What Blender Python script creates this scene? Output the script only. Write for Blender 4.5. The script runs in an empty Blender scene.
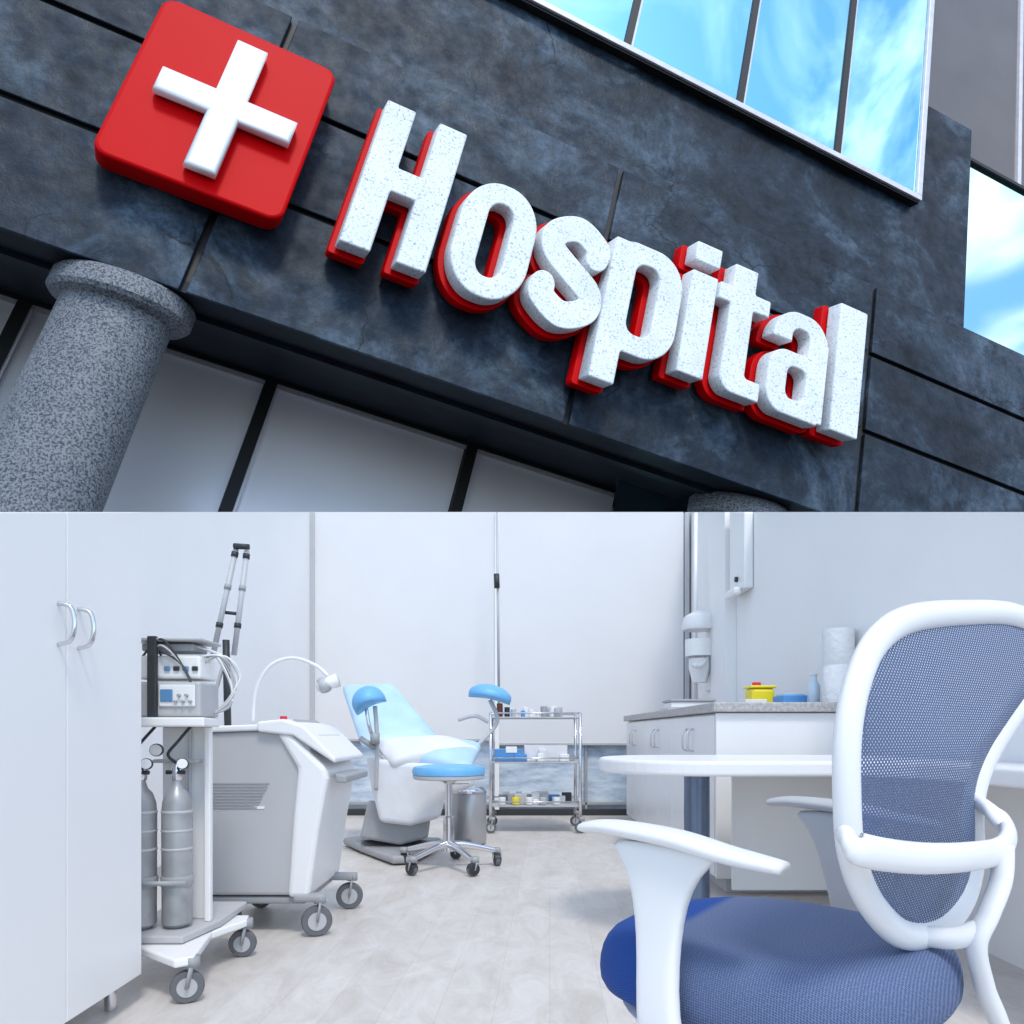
import bpy, math, random
import numpy as np
from mathutils import Vector, Matrix
random.seed(3)
scene=bpy.context.scene
F=720.0; CH=0.8; SL=221/720.0
def P(a,b,d): return Vector(((a-512)/F*d, d, CH-(b-733)/F*d))
def ztop(y): return CH+SL*y
COL=scene.collection
# ---------------------------------------------------------------- materials
def mat(name,col,rough=.5,metal=0,var=0,scale=5,bump=0,bscale=60,spec=.5,detail=3,col2=None):
    m=bpy.data.materials.new(name); m.use_nodes=True
    nt=m.node_tree; b=nt.nodes['Principled BSDF']
    b.inputs['Roughness'].default_value=rough; b.inputs['Metallic'].default_value=metal
    b.inputs['Specular IOR Level'].default_value=spec
    b.inputs['Base Color'].default_value=(*col,1)
    tc=nt.nodes.new('ShaderNodeTexCoord')
    if var or col2:
        n=nt.nodes.new('ShaderNodeTexNoise'); n.inputs['Scale'].default_value=scale; n.inputs['Detail'].default_value=detail
        nt.links.new(tc.outputs['Object'],n.inputs['Vector'])
        r=nt.nodes.new('ShaderNodeValToRGB')
        r.color_ramp.elements[0].position=.3; r.color_ramp.elements[1].position=.7
        c2=col2 if col2 else tuple(min(1,c*(1+var)) for c in col)
        c1=col if col2 else tuple(c*(1-var) for c in col)
        r.color_ramp.elements[0].color=(*c1,1); r.color_ramp.elements[1].color=(*c2,1)
        nt.links.new(n.outputs['Fac'],r.inputs['Fac']); nt.links.new(r.outputs['Color'],b.inputs['Base Color'])
    if bump:
        n2=nt.nodes.new('ShaderNodeTexNoise'); n2.inputs['Scale'].default_value=bscale; n2.inputs['Detail'].default_value=2
        nt.links.new(tc.outputs['Object'],n2.inputs['Vector'])
        bp=nt.nodes.new('ShaderNodeBump'); bp.inputs['Strength'].default_value=bump; bp.inputs['Distance'].default_value=.02
        nt.links.new(n2.outputs['Fac'],bp.inputs['Height']); nt.links.new(bp.outputs['Normal'],b.inputs['Normal'])
    return m
def ramp(nt,src,stops):
    r=nt.nodes.new('ShaderNodeValToRGB'); e=r.color_ramp.elements
    while len(e)<len(stops): e.new(.5)
    for k,(p,c) in enumerate(stops): e[k].position=p; e[k].color=(*c,1)
    nt.links.new(src,r.inputs['Fac']); return r.outputs['Color']
def noise(nt,vec,scale,detail=4,rough=.5,dist=0):
    n=nt.nodes.new('ShaderNodeTexNoise'); n.inputs['Scale'].default_value=scale; n.inputs['Detail'].default_value=detail
    n.inputs['Roughness'].default_value=rough; n.inputs['Distortion'].default_value=dist
    nt.links.new(vec,n.inputs['Vector']); return n.outputs['Fac']
def mixc(nt,a,b,f,mode='MIX'):
    m=nt.nodes.new('ShaderNodeMix'); m.data_type='RGBA'; m.blend_type=mode; m.clamp_result=False
    for s,v in ((m.inputs[6],a),(m.inputs[7],b)):
        if isinstance(v,tuple): s.default_value=(*v,1)
        else: nt.links.new(v,s)
    if isinstance(f,(int,float)): m.inputs[0].default_value=f
    else: nt.links.new(f,m.inputs[0])
    return m.outputs[2]
def slate():
    m=bpy.data.materials.new('slate_stone'); m.use_nodes=True; nt=m.node_tree; b=nt.nodes['Principled BSDF']
    o=nt.nodes.new('ShaderNodeTexCoord').outputs['Object']
    c=ramp(nt,noise(nt,o,.36,8,.68,.5),[(.36,(.004,.0075,.013)),(.5,(.017,.029,.047)),(.64,(.080,.122,.172))])
    c2=ramp(nt,noise(nt,o,4.5,5,.75),[(.35,(.35,.35,.35)),(.6,(1,1,1)),(.75,(1.0,1.0,1.0))])
    c=mixc(nt,c,c2,.85,'MULTIPLY')
    v=nt.nodes.new('ShaderNodeTexVoronoi'); v.feature='DISTANCE_TO_EDGE'; v.inputs['Scale'].default_value=.30
    w=nt.nodes.new('ShaderNodeVectorMath'); w.operation='ADD'
    nz=nt.nodes.new('ShaderNodeTexNoise'); nz.inputs['Scale'].default_value=1.1; nz.inputs['Detail'].default_value=5
    nt.links.new(o,nz.inputs['Vector']); nt.links.new(o,w.inputs[0]); nt.links.new(nz.outputs['Color'],w.inputs[1])
    nt.links.new(w.outputs[0],v.inputs['Vector'])
    crack=ramp(nt,v.outputs['Distance'],[(.0,(1,1,1)),(.009,(0,0,0))])
    msk=ramp(nt,noise(nt,o,.22,1),[(.47,(0,0,0)),(.54,(1,1,1))])
    cm=mixc(nt,(0,0,0),crack,msk)
    c=mixc(nt,c,(.002,.003,.004),cm)
    nt.links.new(c,b.inputs['Base Color'])
    nt.links.new(ramp(nt,noise(nt,o,2,3),[(.3,(.34,)*3),(.7,(.65,)*3)]),b.inputs['Roughness'])
    b.inputs['Specular IOR Level'].default_value=.22; b.inputs['Specular Tint'].default_value=(.7,.85,1,1)
    bp=nt.nodes.new('ShaderNodeBump'); bp.inputs['Strength'].default_value=.45; bp.inputs['Distance'].default_value=.05
    nt.links.new(noise(nt,o,7,5,.75),bp.inputs['Height']); nt.links.new(bp.outputs['Normal'],b.inputs['Normal'])
    return m
def speckle(name,base,dark,scale,th=.36,bs=.5,sp=.06):
    m=bpy.data.materials.new(name); m.use_nodes=True; nt=m.node_tree; b=nt.nodes['Principled BSDF']
    o=nt.nodes.new('ShaderNodeTexCoord').outputs['Object']
    f=noise(nt,o,scale,2,.7)
    c=ramp(nt,f,[(th-sp,dark),(th+sp,base)])
    c=mixc(nt,c,ramp(nt,noise(nt,o,1.2,4),[(.3,(.86,.88,.9)),(.7,(1,1,1))]),1,'MULTIPLY')
    nt.links.new(c,b.inputs['Base Color']); b.inputs['Roughness'].default_value=.6; b.inputs['Specular IOR Level'].default_value=.25
    bp=nt.nodes.new('ShaderNodeBump'); bp.inputs['Strength'].default_value=bs; bp.inputs['Distance'].default_value=.02
    nt.links.new(f,bp.inputs['Height']); nt.links.new(bp.outputs['Normal'],b.inputs['Normal'])
    return m
SLATE=slate()
LETTER=speckle('letter_concrete',(.79,.83,.84),(.36,.42,.48),17,.385,.5,.05)
GRANITE=speckle('granite',(.235,.25,.27),(.05,.062,.08),22,.48,.4,.09)
RED=mat('red_enamel',(.56,.0,.002),.5,bump=.08,bscale=8,spec=.08)
REDB=mat('red_backing',(.56,.0,.002),.5,spec=.08)
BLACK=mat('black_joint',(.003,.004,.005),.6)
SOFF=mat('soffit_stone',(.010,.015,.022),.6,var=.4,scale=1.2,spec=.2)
SILVER=mat('window_frame_metal',(.64,.64,.68),.35,.25,var=.08,scale=3)
GLASS=mat('sky_glass',(.38,.80,1.0),.02,1.0)
GLASS2=mat('tinted_glass',(.11,.10,.10),.35,.3,var=.12,scale=.5)
LOWG=mat('frosted_glass',(.50,.495,.52),.30,.15,col2=(.82,.81,.85),scale=.10)
WHITE=mat('white_plastic',(.81,.805,.80),.32,var=.015,scale=3)
WALL=mat('wall_paint',(.86,.845,.83),.55,var=.02,scale=1.2,bump=.05)
BLIND=mat('blind_fabric',(.735,.722,.715),.8,var=.02,scale=1.5,bump=.08,bscale=200)
LAM=mat('white_laminate',(.84,.83,.815),.3,var=.012,scale=2)
GREYP=mat('grey_plastic',(.34,.345,.355),.45,var=.06)
GREYL=mat('light_grey_metal',(.47,.47,.475),.45,var=.04)
DARK=mat('dark_plastic',(.03,.032,.036),.5)
RUB=mat('rubber',(.13,.135,.145),.6)
CHR=mat('chrome',(.7,.7,.72),.15,1.0)
STEEL=mat('steel_cylinder',(.36,.365,.37),.4,.3,var=.2,scale=9)
BLUE=mat('blue_vinyl',(.16,.44,.74),.45,var=.08,scale=8)
BLUEL=mat('pale_blue_vinyl',(.44,.62,.80),.4,var=.08,scale=6,bump=.3,bscale=9)
COVER=mat('white_cover',(.72,.72,.73),.5,bump=.4,bscale=6,var=.06)
YEL=mat('yellow_plastic',(.85,.70,.02),.4)
REDP=mat('red_plastic',(.7,.03,.03),.4)
BLUEB=mat('blue_box',(.08,.28,.60),.5)
TOPG=mat('worktop',(.42,.405,.39),.45,var=.25,scale=60)
BLUM=mat('blue_metal',(.16,.21,.30),.25,.7)
PAVE=mat('paving',(.16,.16,.17),.85,var=.2,scale=2)
def floor_mat():
    m=bpy.data.materials.new('floor_vinyl'); m.use_nodes=True; nt=m.node_tree; b=nt.nodes['Principled BSDF']
    tc=nt.nodes.new('ShaderNodeTexCoord'); mp=nt.nodes.new('ShaderNodeMapping'); mp.inputs['Rotation'].default_value=(0,0,math.radians(93))
    nt.links.new(tc.outputs['Object'],mp.inputs['Vector'])
    br=nt.nodes.new('ShaderNodeTexBrick'); nt.links.new(mp.outputs[0],br.inputs['Vector'])
    br.inputs['Scale'].default_value=1; br.inputs['Brick Width'].default_value=.9; br.inputs['Row Height'].default_value=.16
    br.inputs['Mortar Size'].default_value=.001; br.inputs['Color1'].default_value=(.62,.585,.55,1); br.inputs['Color2'].default_value=(.66,.625,.595,1); br.inputs['Mortar'].default_value=(.53,.50,.465,1)
    mp2=nt.nodes.new('ShaderNodeMapping'); mp2.inputs['Scale'].default_value=(3,1.4,1); nt.links.new(tc.outputs['Object'],mp2.inputs['Vector'])
    g=ramp(nt,noise(nt,mp2.outputs[0],2.6,8,.76,.8),[(.3,(.77,.735,.70)),(.62,(1,1,1))])
    nt.links.new(mixc(nt,br.outputs['Color'],g,1,'MULTIPLY'),b.inputs['Base Color'])
    b.inputs['Roughness'].default_value=.40
    return m
FLOOR=floor_mat()
def city_mat():
    m=bpy.data.materials.new('window_view_glass'); m.use_nodes=True; nt=m.node_tree; b=nt.nodes['Principled BSDF']
    tc=nt.nodes.new('ShaderNodeTexCoord'); mp=nt.nodes.new('ShaderNodeMapping'); mp.inputs['Scale'].default_value=(.55,1,2.2); mp.inputs['Rotation'].default_value=(0,math.radians(8),0)
    nt.links.new(tc.outputs['Object'],mp.inputs['Vector'])
    c=ramp(nt,noise(nt,mp.outputs[0],7,6,.62),[(.32,(.24,.30,.38)),(.45,(.44,.53,.63)),(.56,(.60,.68,.76)),(.70,(.80,.83,.85))])
    c=mixc(nt,c,(.55,.64,.74),.25)  # pale blue haze painted over the outside view
    nt.links.new(c,b.inputs['Base Color']); b.inputs['Roughness'].default_value=.12
    return m
def knit(name,ca,cb,holes=False,band=None):
    m=bpy.data.materials.new(name); m.use_nodes=True; nt=m.node_tree; b=nt.nodes['Principled BSDF']
    tc=nt.nodes.new('ShaderNodeTexCoord')
    v=nt.nodes.new('ShaderNodeTexVoronoi'); v.inputs['Scale'].default_value=1; v.inputs['Randomness'].default_value=.0 if holes else .2
    nt.links.new(tc.outputs['UV'],v.inputs['Vector'])
    v.voronoi_dimensions='2D'
    c=ramp(nt,v.outputs['Distance'],[(.25,ca),(.55,cb)])
    if band:
        sp=nt.nodes.new('ShaderNodeSeparateXYZ'); nt.links.new(tc.outputs['UV'],sp.inputs[0])
        mr=nt.nodes.new('ShaderNodeMapRange'); mr.inputs[1].default_value=band[0]; mr.inputs[2].default_value=band[1]; nt.links.new(sp.outputs[0],mr.inputs[0])
        c=mixc(nt,c,ramp(nt,v.outputs['Distance'],[(.25,band[2]),(.55,band[3])]),mr.outputs[0])
    nt.links.new(c,b.inputs['Base Color']); b.inputs['Roughness'].default_value=.8
    if holes:
        tr=nt.nodes.new('ShaderNodeBsdfTransparent'); mx=nt.nodes.new('ShaderNodeMixShader')
        f=ramp(nt,v.outputs['Distance'],[(.24,(1,1,1)),(.30,(0,0,0))])
        out=nt.nodes['Material Output']
        nt.links.new(f,mx.inputs[0]); nt.links.new(b.outputs[0],mx.inputs[1]); nt.links.new(tr.outputs[0],mx.inputs[2]); nt.links.new(mx.outputs[0],out.inputs[0])
    return m
SEATF=knit('seat_fabric',(.045,.075,.18),(.15,.195,.31),band=(30,35,(.0,.035,.20),(.005,.07,.32)))  # band paints the blue sheen of the front edge into the fabric colour
MESHF=knit('mesh_fabric',(.055,.09,.19),(.085,.13,.25),True)
# ---------------------------------------------------------------- geometry helpers
def grp(name):
    e=bpy.data.objects.new(name,None); COL.objects.link(e); e.empty_display_size=.1; return e
import bmesh
def mk(name,vs,fs,m,par=None,smooth=False,bev=0,segs=2,sub=0):
    me=bpy.data.meshes.new(name); me.from_pydata([tuple(v) for v in vs],[],fs); me.update()
    bm=bmesh.new(); bm.from_mesh(me); bmesh.ops.recalc_face_normals(bm,faces=bm.faces); bm.to_mesh(me); bm.free()
    o=bpy.data.objects.new(name,me); COL.objects.link(o)
    if m: me.materials.append(m)
    if par: o.parent=par
    if bev:
        b=o.modifiers.new('b','BEVEL'); b.width=bev; b.segments=segs; b.limit_method='ANGLE'; b.angle_limit=math.radians(35)
    if sub:
        s=o.modifiers.new('s','SUBSURF'); s.levels=sub; s.render_levels=sub
    if smooth or bev:
        for p in me.polygons: p.use_smooth=smooth
    return o
def prism(name,pts,d0,d1,m,par=None,**k):
    n=len(pts); vs=[d0(a,b) for a,b in pts]+[d1(a,b) for a,b in pts]
    fs=[tuple(range(n))[::-1],tuple(range(n,2*n))]+[(i,(i+1)%n,n+(i+1)%n,n+i) for i in range(n)]
    return mk(name,vs,fs,m,par,**k)
def box(name,x0,x1,y0,y1,z0,z1,m,par=None,bev=.004,**k):
    return prism(name,[(x0,y0),(x1,y0),(x1,y1),(x0,y1)],lambda a,b:Vector((a,b,z0)),lambda a,b:Vector((a,b,z1)),m,par,bev=bev,**k)
def smoothpath(pts,n=8,closed=False):
    pts=[Vector(p) for p in pts]; N=len(pts); out=[]
    rng=range(N) if closed else range(N-1)
    for i in rng:
        if closed: p0,p1,p2,p3=pts[i-1],pts[i],pts[(i+1)%N],pts[(i+2)%N]
        else: p0,p1,p2,p3=pts[max(i-1,0)],pts[i],pts[i+1],pts[min(i+2,N-1)]
        for k in range(n):
            t=k/n
            out.append(.5*((2*p1)+(p2-p0)*t+(2*p0-5*p1+4*p2-p3)*t*t+(3*p1-p0-3*p2+p3)*t**3))
    if not closed: out.append(pts[-1])
    return out
def tube(name,pts,r,m,par=None,closed=False,sm=True,r2=None,ref=None,n=12,radf=None):
    if sm: pts=smoothpath(pts,8,closed)
    else: pts=[Vector(p) for p in pts]
    N=len(pts); vs=[]; r2=r2 or r
    prev=None
    for i,p in enumerate(pts):
        if closed: t=pts[(i+1)%N]-pts[i-1]
        else: t=pts[min(i+1,N-1)]-pts[max(i-1,0)]
        t.normalize()
        if ref: a=Vector(ref)
        else: a=prev if prev is not None else (Vector((0,0,1)) if abs(t.z)<.9 else Vector((1,0,0)))
        a=(a-t*a.dot(t)).normalized(); prev=a; b=t.cross(a)
        f=radf(i/(N-1)) if radf else 1
        for k in range(n):
            th=2*math.pi*k/n
            vs.append(p+a*math.cos(th)*r2*f+b*math.sin(th)*r*f)
    fs=[]
    for i in range(N if closed else N-1):
        j=(i+1)%N
        for k in range(n): fs.append((i*n+k,i*n+(k+1)%n,j*n+(k+1)%n,j*n+k))
    if not closed: fs+= [tuple(range(n)),tuple(range((N-1)*n,N*n))]
    return mk(name,vs,fs,m,par,smooth=True)
def lathe(name,prof,c,m,par=None,n=32,axis=(0,0,1)):
    c=Vector(c); ax=Vector(axis).normalized(); q=Vector((0,0,1)).rotation_difference(ax)
    vs=[];fs=[]
    for r,z in prof:
        for k in range(n):
            th=2*math.pi*k/n; vs.append(c+q@Vector((r*math.cos(th),r*math.sin(th),z)))
    L=len(prof)
    for i in range(L-1):
        for k in range(n): fs.append((i*n+k,i*n+(k+1)%n,(i+1)*n+(k+1)%n,(i+1)*n+k))
    fs+=[tuple(range(n)),tuple(range((L-1)*n,L*n))]
    o=mk(name,vs,fs,m,par,smooth=True)
    mod=o.modifiers.new('e','EDGE_SPLIT'); mod.split_angle=math.radians(40)
    return o
def cyl(name,c,r,h,m,par=None,axis=(0,0,1),n=32): 
    e=min(r,h)*.12
    return lathe(name,[(r-e,0),(r,e),(r,h-e),(r-e,h)],c,m,par,n,axis)
def caster(par,x,y,r=.04,i=0,ang=0.3):
    ax=Vector((math.cos(ang),math.sin(ang),0))
    if r>=.04: ax=Vector((math.cos(ang+1.0),-math.sin(ang+1.0),0))
    c=Vector((x,y,r)); w=.03
    lathe(f'wheel_{i}',[(r*.5,-w/2),(r*.93,-w/2),(r,-w/4),(r,w/4),(r*.93,w/2),(r*.5,w/2)],c,RUB,par,24,ax)
    lathe(f'hub_{i}',[(r*.6,-w/2-.003),(r*.6,w/2+.003)],c,GREYL,par,16,ax)
    fw=Vector((-ax.y,ax.x,0))
    for s in (-1,1):
        tube(f'fork_{i}_{s}',[c+ax*s*(w/2+.008),c+ax*s*(w/2+.008)+fw*.012+Vector((0,0,r*1.25))],.014,GREYP,par,sm=False,n=8,r2=.005)
    tube(f'stem_{i}',[c+fw*.012+Vector((0,0,r*1.15)),c+fw*.012+Vector((0,0,r*1.2+.03))],.024,GREYP,par,sm=False)
# ---------------------------------------------------------------- ground + room shell
g=mk('ground',[(-300,-300,-.03),(300,-300,-.03),(300,300,-.03),(-300,300,-.03)],[(0,1,2,3)],PAVE)
mk('floor',[(-2.0,-1.2,0),(1.8,-1.2,0),(1.8,7.1,0),(-2.0,7.1,0)],[(0,1,2,3)],FLOOR)
def wallx(name,x0,x1,y0,y1,m=WALL,par=None,z0=0):
    return prism(name,[(y0,z0),(y1,z0),(y1,ztop(y1)),(y0,ztop(y0))],lambda a,b:Vector((x0,a,b)),lambda a,b:Vector((x1,a,b)),m,par)
wallx('room_wall',-2.05,-1.95,.2,7.05)
wallx('room_wall',1.73,1.83,.2,7.05)
wl=grp('wall_pilaster')
wallx('shaft',1.64,1.729,5.55,5.95,WALL,wl)
tube('service_pipe',[(1.62,6.35,.95),(1.62,6.35,ztop(6.35)-.01)],.018,LAM,wl,sm=False)
win=grp('window_wall')
yb=7.0; zt=ztop(yb)
box('sill_base',-1.95,1.73,yb-.02,yb+.05,0,.06,DARK,win)
CITY=city_mat()
box('glass',-1.93,1.7,yb+.03,yb+.05,.06,1.2,CITY,win,bev=0)
box('blind_left',-1.93,-.16,yb-.035,yb-.03,.74,ztop(yb-.035),BLIND,win,bev=0)
box('blind_right',-.13,1.66,yb-.035,yb-.03,.70,ztop(yb-.035),BLIND,win,bev=0)
box('bottom_bar_l',-1.93,-.16,yb-.045,yb-.025,.72,.745,GREYL,win)
box('bottom_bar_r',-.13,1.66,yb-.045,yb-.025,.68,.705,GREYL,win)
for i,x in enumerate((-1.93,-.145,1.69)):
    box(f'mullion_{i}',x-.022,x+.022,yb-.06,yb+.03,.06,ztop(yb-.06),GREYL if i!=1 else WALL,win)
for i,x in enumerate((-1.0,.72)): box(f'low_mullion_{i}',x-.012,x+.012,yb-.01,yb+.03,.06,.72,GREYP,win)
box('rail',-1.93,1.7,yb-.01,yb+.03,.10,.13,GREYP,win)
box('backing',-2.05,1.83,yb+.06,yb+.12,0,zt,WALL,win,bev=0)
pole=grp('blind_pole')
tube('rod',[P(497,512.5,6.6),P(499,716,6.6)],.012,GREYL,pole,sm=False)
tube('grip',[P(496.5,574,6.58),P(497,588,6.58)],.026,DARK,pole,sm=False)
sk=grp('skirting_board')
box('left_run',-1.949,-1.935,2.2,6.9,0,.07,GREYL,sk); box('right_run',1.715,1.729,3.6,6.9,0,.07,GREYL,sk)
# ---------------------------------------------------------------- wardrobe
wd=grp('wardrobe')
wallx('body',-1.72,-1.12,.75,2.14,LAM,wd,z0=.09)
def door(n,y0,y1): 
    return prism(n,[(y0,.085),(y1,.085),(y1,ztop(y1)),(y0,ztop(y0))],lambda a,b:Vector((-1.118,a,b)),lambda a,b:Vector((-1.1,a,b)),LAM,wd,bev=.002)
door('door_1',1.78,2.138); door('door_2',1.20,1.777); door('door_3',.76,1.197)
for i,y in enumerate((1.745,1.825)):
    tube(f'handle_{i}',[(-1.10,y,1.015),(-1.07,y,1.025),(-1.06,y,1.065),(-1.07,y,1.105),(-1.10,y,1.115)],.0055,CHR,wd)
for i,(x,y) in enumerate(((-1.16,2.08),(-1.16,1.5),(-1.66,2.08))): cyl(f'leg_{i}',(x,y,0),.017,.09,CHR,wd)
# ---------------------------------------------------------------- gas cart
gc=grp('anesthesia_cart')
prism('base',[(-1.27,2.25),(-1.03,2.25),(-.99,2.45),(-1.0,2.72),(-1.27,2.72)],lambda a,b:Vector((a,b,.14)),lambda a,b:Vector((a,b,.165)),GREYL,gc,bev=.006)
prism('outrigger',[(-1.25,2.3),(-.985,2.10),(-.94,2.13),(-1.0,2.40),(-.94,2.55),(-.955,2.62),(-1.25,2.62)],lambda a,b:Vector((a,b,.112)),lambda a,b:Vector((a,b,.138)),LAM,gc,bev=.006)
caster(gc,-.965,2.14,.048,1,.2); caster(gc,-.965,2.58,.048,2,.4); caster(gc,-1.22,2.68,.045,3)
box('side_panel',-1.195,-1.045,2.46,2.48,.165,.82,LAM,gc); box('post',-1.035,-1.015,2.42,2.445,.165,.82,LAM,gc)
box('post_b',-1.10,-1.09,2.44,2.455,.165,.82,GREYL,gc)
prism('shelf',[(-1.28,2.28),(-.975,2.28),(-1.01,2.49),(-1.28,2.49)],lambda a,b:Vector((a,b,.82)),lambda a,b:Vector((a,b,.85)),LAM,gc,bev=.006)
box('shelf_mid',-1.20,-1.05,2.40,2.45,.70,.712,GREYL,gc)
for i,(x,y) in enumerate(((-1.205,2.34),(-1.098,2.36))):
    lathe(f'cylinder_{i}',[(.03,.166),(.046,.18),(.047,.54),(.044,.575),(.034,.605),(.02,.62),(.014,.64),(.014,.66)],(x,y,0),STEEL,gc,32)
    for q,(za,zb) in enumerate(((.42,.425),(.48,.484),(.54,.546))): lathe(f'collar_{i}_{q}',[(.047,za-.002),(.0485,za),(.0485,zb),(.047,zb+.002)],(x,y,0),GREYL,gc,32)
    lathe(f'valve_{i}',[(.014,.645),(.018,.65),(.018,.685),(.008,.70)],(x,y,0),CHR,gc,16)
    tube(f'valve_tap_{i}',[(x-.03,y-.01,.672),(x+.03,y-.01,.672)],.007,DARK,gc,sm=False)
    lathe(f'gauge_{i}',[(.015,0),(.016,.003),(.016,.012)],(x+.03,y-.025,.70),WHITE,gc,20,(0.3,-1,.1))
    lathe(f'gauge_rim_{i}',[(.0185,-.004),(.0185,.008)],(x+.03,y-.023,.70),DARK,gc,20,(0.3,-1,.1))
    lathe(f'strap_{i}',[(.0475,.30),(.0505,.305),(.0505,.33),(.0475,.335)],(x,y,0),GREYP,gc,32)
    tube(f'hose_{i}',[(x,y,.70),(x-.02,y-.02,.73),(x+.01,y-.02,.77),(x+.03,y+.03,.82)],.005,DARK,gc)
lathe('gauge_c',[(.016,0),(.018,.015)],(-1.15,2.33,.745),GREYL,gc,20,(.3,-1,0)); lathe('gauge_c_rim',[(.021,-.003),(.021,.008)],(-1.15,2.331,.745),DARK,gc,20,(.3,-1,0))
tube('rack_bar',[(-1.27,2.285,.32),(-1.04,2.30,.32)],.008,GREYP,gc,sm=False)
dev=grp('patient_monitor')
box('lower_unit',-1.22,-1.0,2.31,2.46,.852,.965,GREYL,dev,bev=.008)
box('upper_unit',-1.22,-1.005,2.32,2.46,.975,1.05,LAM,dev,bev=.008)
box('top_unit',-1.20,-1.03,2.33,2.44,1.065,1.09,GREYP,dev,bev=.006)
box('side_frame',-1.165,-1.135,2.295,2.312,.85,1.11,DARK,dev)
SCR=mat('screen_blue',(.10,.24,.42),.15)
box('display',-1.13,-1.015,2.303,2.309,.885,.955,WHITE,dev)
box('screen',-1.125,-1.085,2.299,2.304,.90,.94,SCR,dev)
for i in range(5): cyl(f'knob_{i}',(-1.075+.012*i,2.303,.90+.02*(i%2)),.005,.012,GREYP,dev,(0,-1,0),12)
for i in range(4): box(f'button_{i}',-1.12+.03*i,-1.10+.03*i,2.313,2.319,1.0,1.015,DARK if i%2 else SCR,dev)
box('plate',-1.23,-.995,2.30,2.47,1.095,1.105,GREYL,dev)
for i in range(8):
    a=random.uniform(-.02,.02)
    tube(f'cable_{i}',[(-1.02,2.33+.015*i,1.08-.03*(i%3)),(-.95+a,2.36,1.05),(-.912+a,2.38,.98+a),(-.93,2.38,.91+a),(-1.0,2.42,.865)],.003,WHITE if i%2 else GREYL,dev)
for i in range(3):
    tube(f'top_cable_{i}',[(-1.2+.03*i,2.34,1.05),(-1.12,2.30,1.10-.02*i),(-1.06,2.31,1.02),(-1.02,2.32,.93)],.0035,DARK if i!=1 else GREYL,dev)
aa=grp('articulated_arm')
for i,(a,b,c,d) in enumerate(((236,549,213,655),(247,551,234,655))):
    p,q=P(a,b,2.95),P(c,d,2.9)
    tube(f'tube_{i}',[p,q],.011,GREYL,aa,sm=False)
    for k,t in enumerate((.03,.34,.70)):
        tube(f'joint_{i}_{k}',[p.lerp(q,t),p.lerp(q,t+.045)],.014,DARK if k!=1 else GREYP,aa,sm=False)
tube('cap',[P(234,546,2.94),P(249,547,2.94)],.012,DARK,aa,sm=False)
tube('crossbar',[P(221,612,2.93),P(240,614,2.93)],.007,DARK,aa,sm=False)
tube('lower_rod',[P(226,640,2.92),P(228,735,2.92)],.014,DARK,aa,sm=False)
tube('foot',[P(228,650,2.92),P(214,700,2.92),P(213,740,2.92)],.008,GREYL,aa)
# ---------------------------------------------------------------- mobile console
mc=grp('medical_console')
y0,y1=2.85,3.32
def xz(pts,ya,yb_,name,m,bev=.01): return prism(name,pts,lambda a,b:Vector((a,ya,b)),lambda a,b:Vector((a,yb_,b)),m,mc,bev=bev,segs=3)
xz([(-1.25,.155),(-.835,.155),(-.80,.60),(-.80,.78),(-.86,.815),(-1.25,.80)],y0,y1,'body',GREYL,.015)
xz([(-.885,.15),(-.80,.15),(-.765,.40),(-.725,.62),(-.73,.66),(-.875,.80),(-.93,.80),(-.845,.66),(-.865,.45)],y0-.02,y1+.02,'front_shell',WHITE,.02)
xz([(-1.0,.805),(-.86,.79),(-.695,.68),(-.69,.70),(-.82,.83),(-.90,.855),(-1.0,.845)],y0-.03,y1+.03,'top_panel',WHITE,.012)
xz([(-1.26,.80),(-.98,.81),(-.98,.835),(-1.26,.825)],y0-.015,y1+.015,'lid',WHITE,.008)
prism('touch_panel',[(-.885,y0+.06),(-.78,y0+.06),(-.78,y1-.06),(-.885,y1-.06)],lambda a,b:Vector((a,b,.846-(a+.885)*.62)),lambda a,b:Vector((a,b,.856-(a+.885)*.62)),GREYP,mc)
cyl('stop_button',(-.92,y0+.05,.852),.014,.016,REDP,mc)
xz([(-.70,.60),(-.66,.60),(-.66,.63),(-.71,.64)],y0+.02,y1-.02,'handle',GREYP,.008)
box('service_label',-1.02,-.98,y0-.0025,y0+.002,.50,.51,WHITE,mc,bev=0)
for i in range(9):
    zz=.60-.012*i; box(f'vent_{i}',-1.22,-.96-.006*i,y0-.003,y0+.002,zz-.003,zz+.003,GREYP,mc,bev=0)
xz([(-1.25,.12),(-.82,.12),(-.82,.15),(-1.25,.15)],y0+.01,y1-.01,'skirt',GREYP)
caster(mc,-.77,2.84,.06,1,.2); caster(mc,-.74,3.28,.06,2,.4); caster(mc,-1.16,2.95,.05,3); caster(mc,-1.15,3.3,.05,4)
box('foot_bar_a',-.86,-.74,2.82,2.88,.135,.165,GREYP,mc,bev=.01); box('foot_bar_b',-.86,-.72,3.24,3.30,.135,.165,GREYP,mc,bev=.01)
tube('gooseneck',[P(253,722,3.3),P(256,690,3.3),P(270,666,3.3),P(292,658,3.3),P(315,665,3.25),P(328,676,3.2)],.008,WHITE,mc)
tube('lamp_head',[P(317,687,3.2),P(338,680,3.2)],.032,WHITE,mc,sm=False,radf=lambda t:.75+.25*t)
tube('lamp_tip',[P(322,680,3.2),P(326,690,3.18)],.026,GREYL,mc,sm=False)
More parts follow.
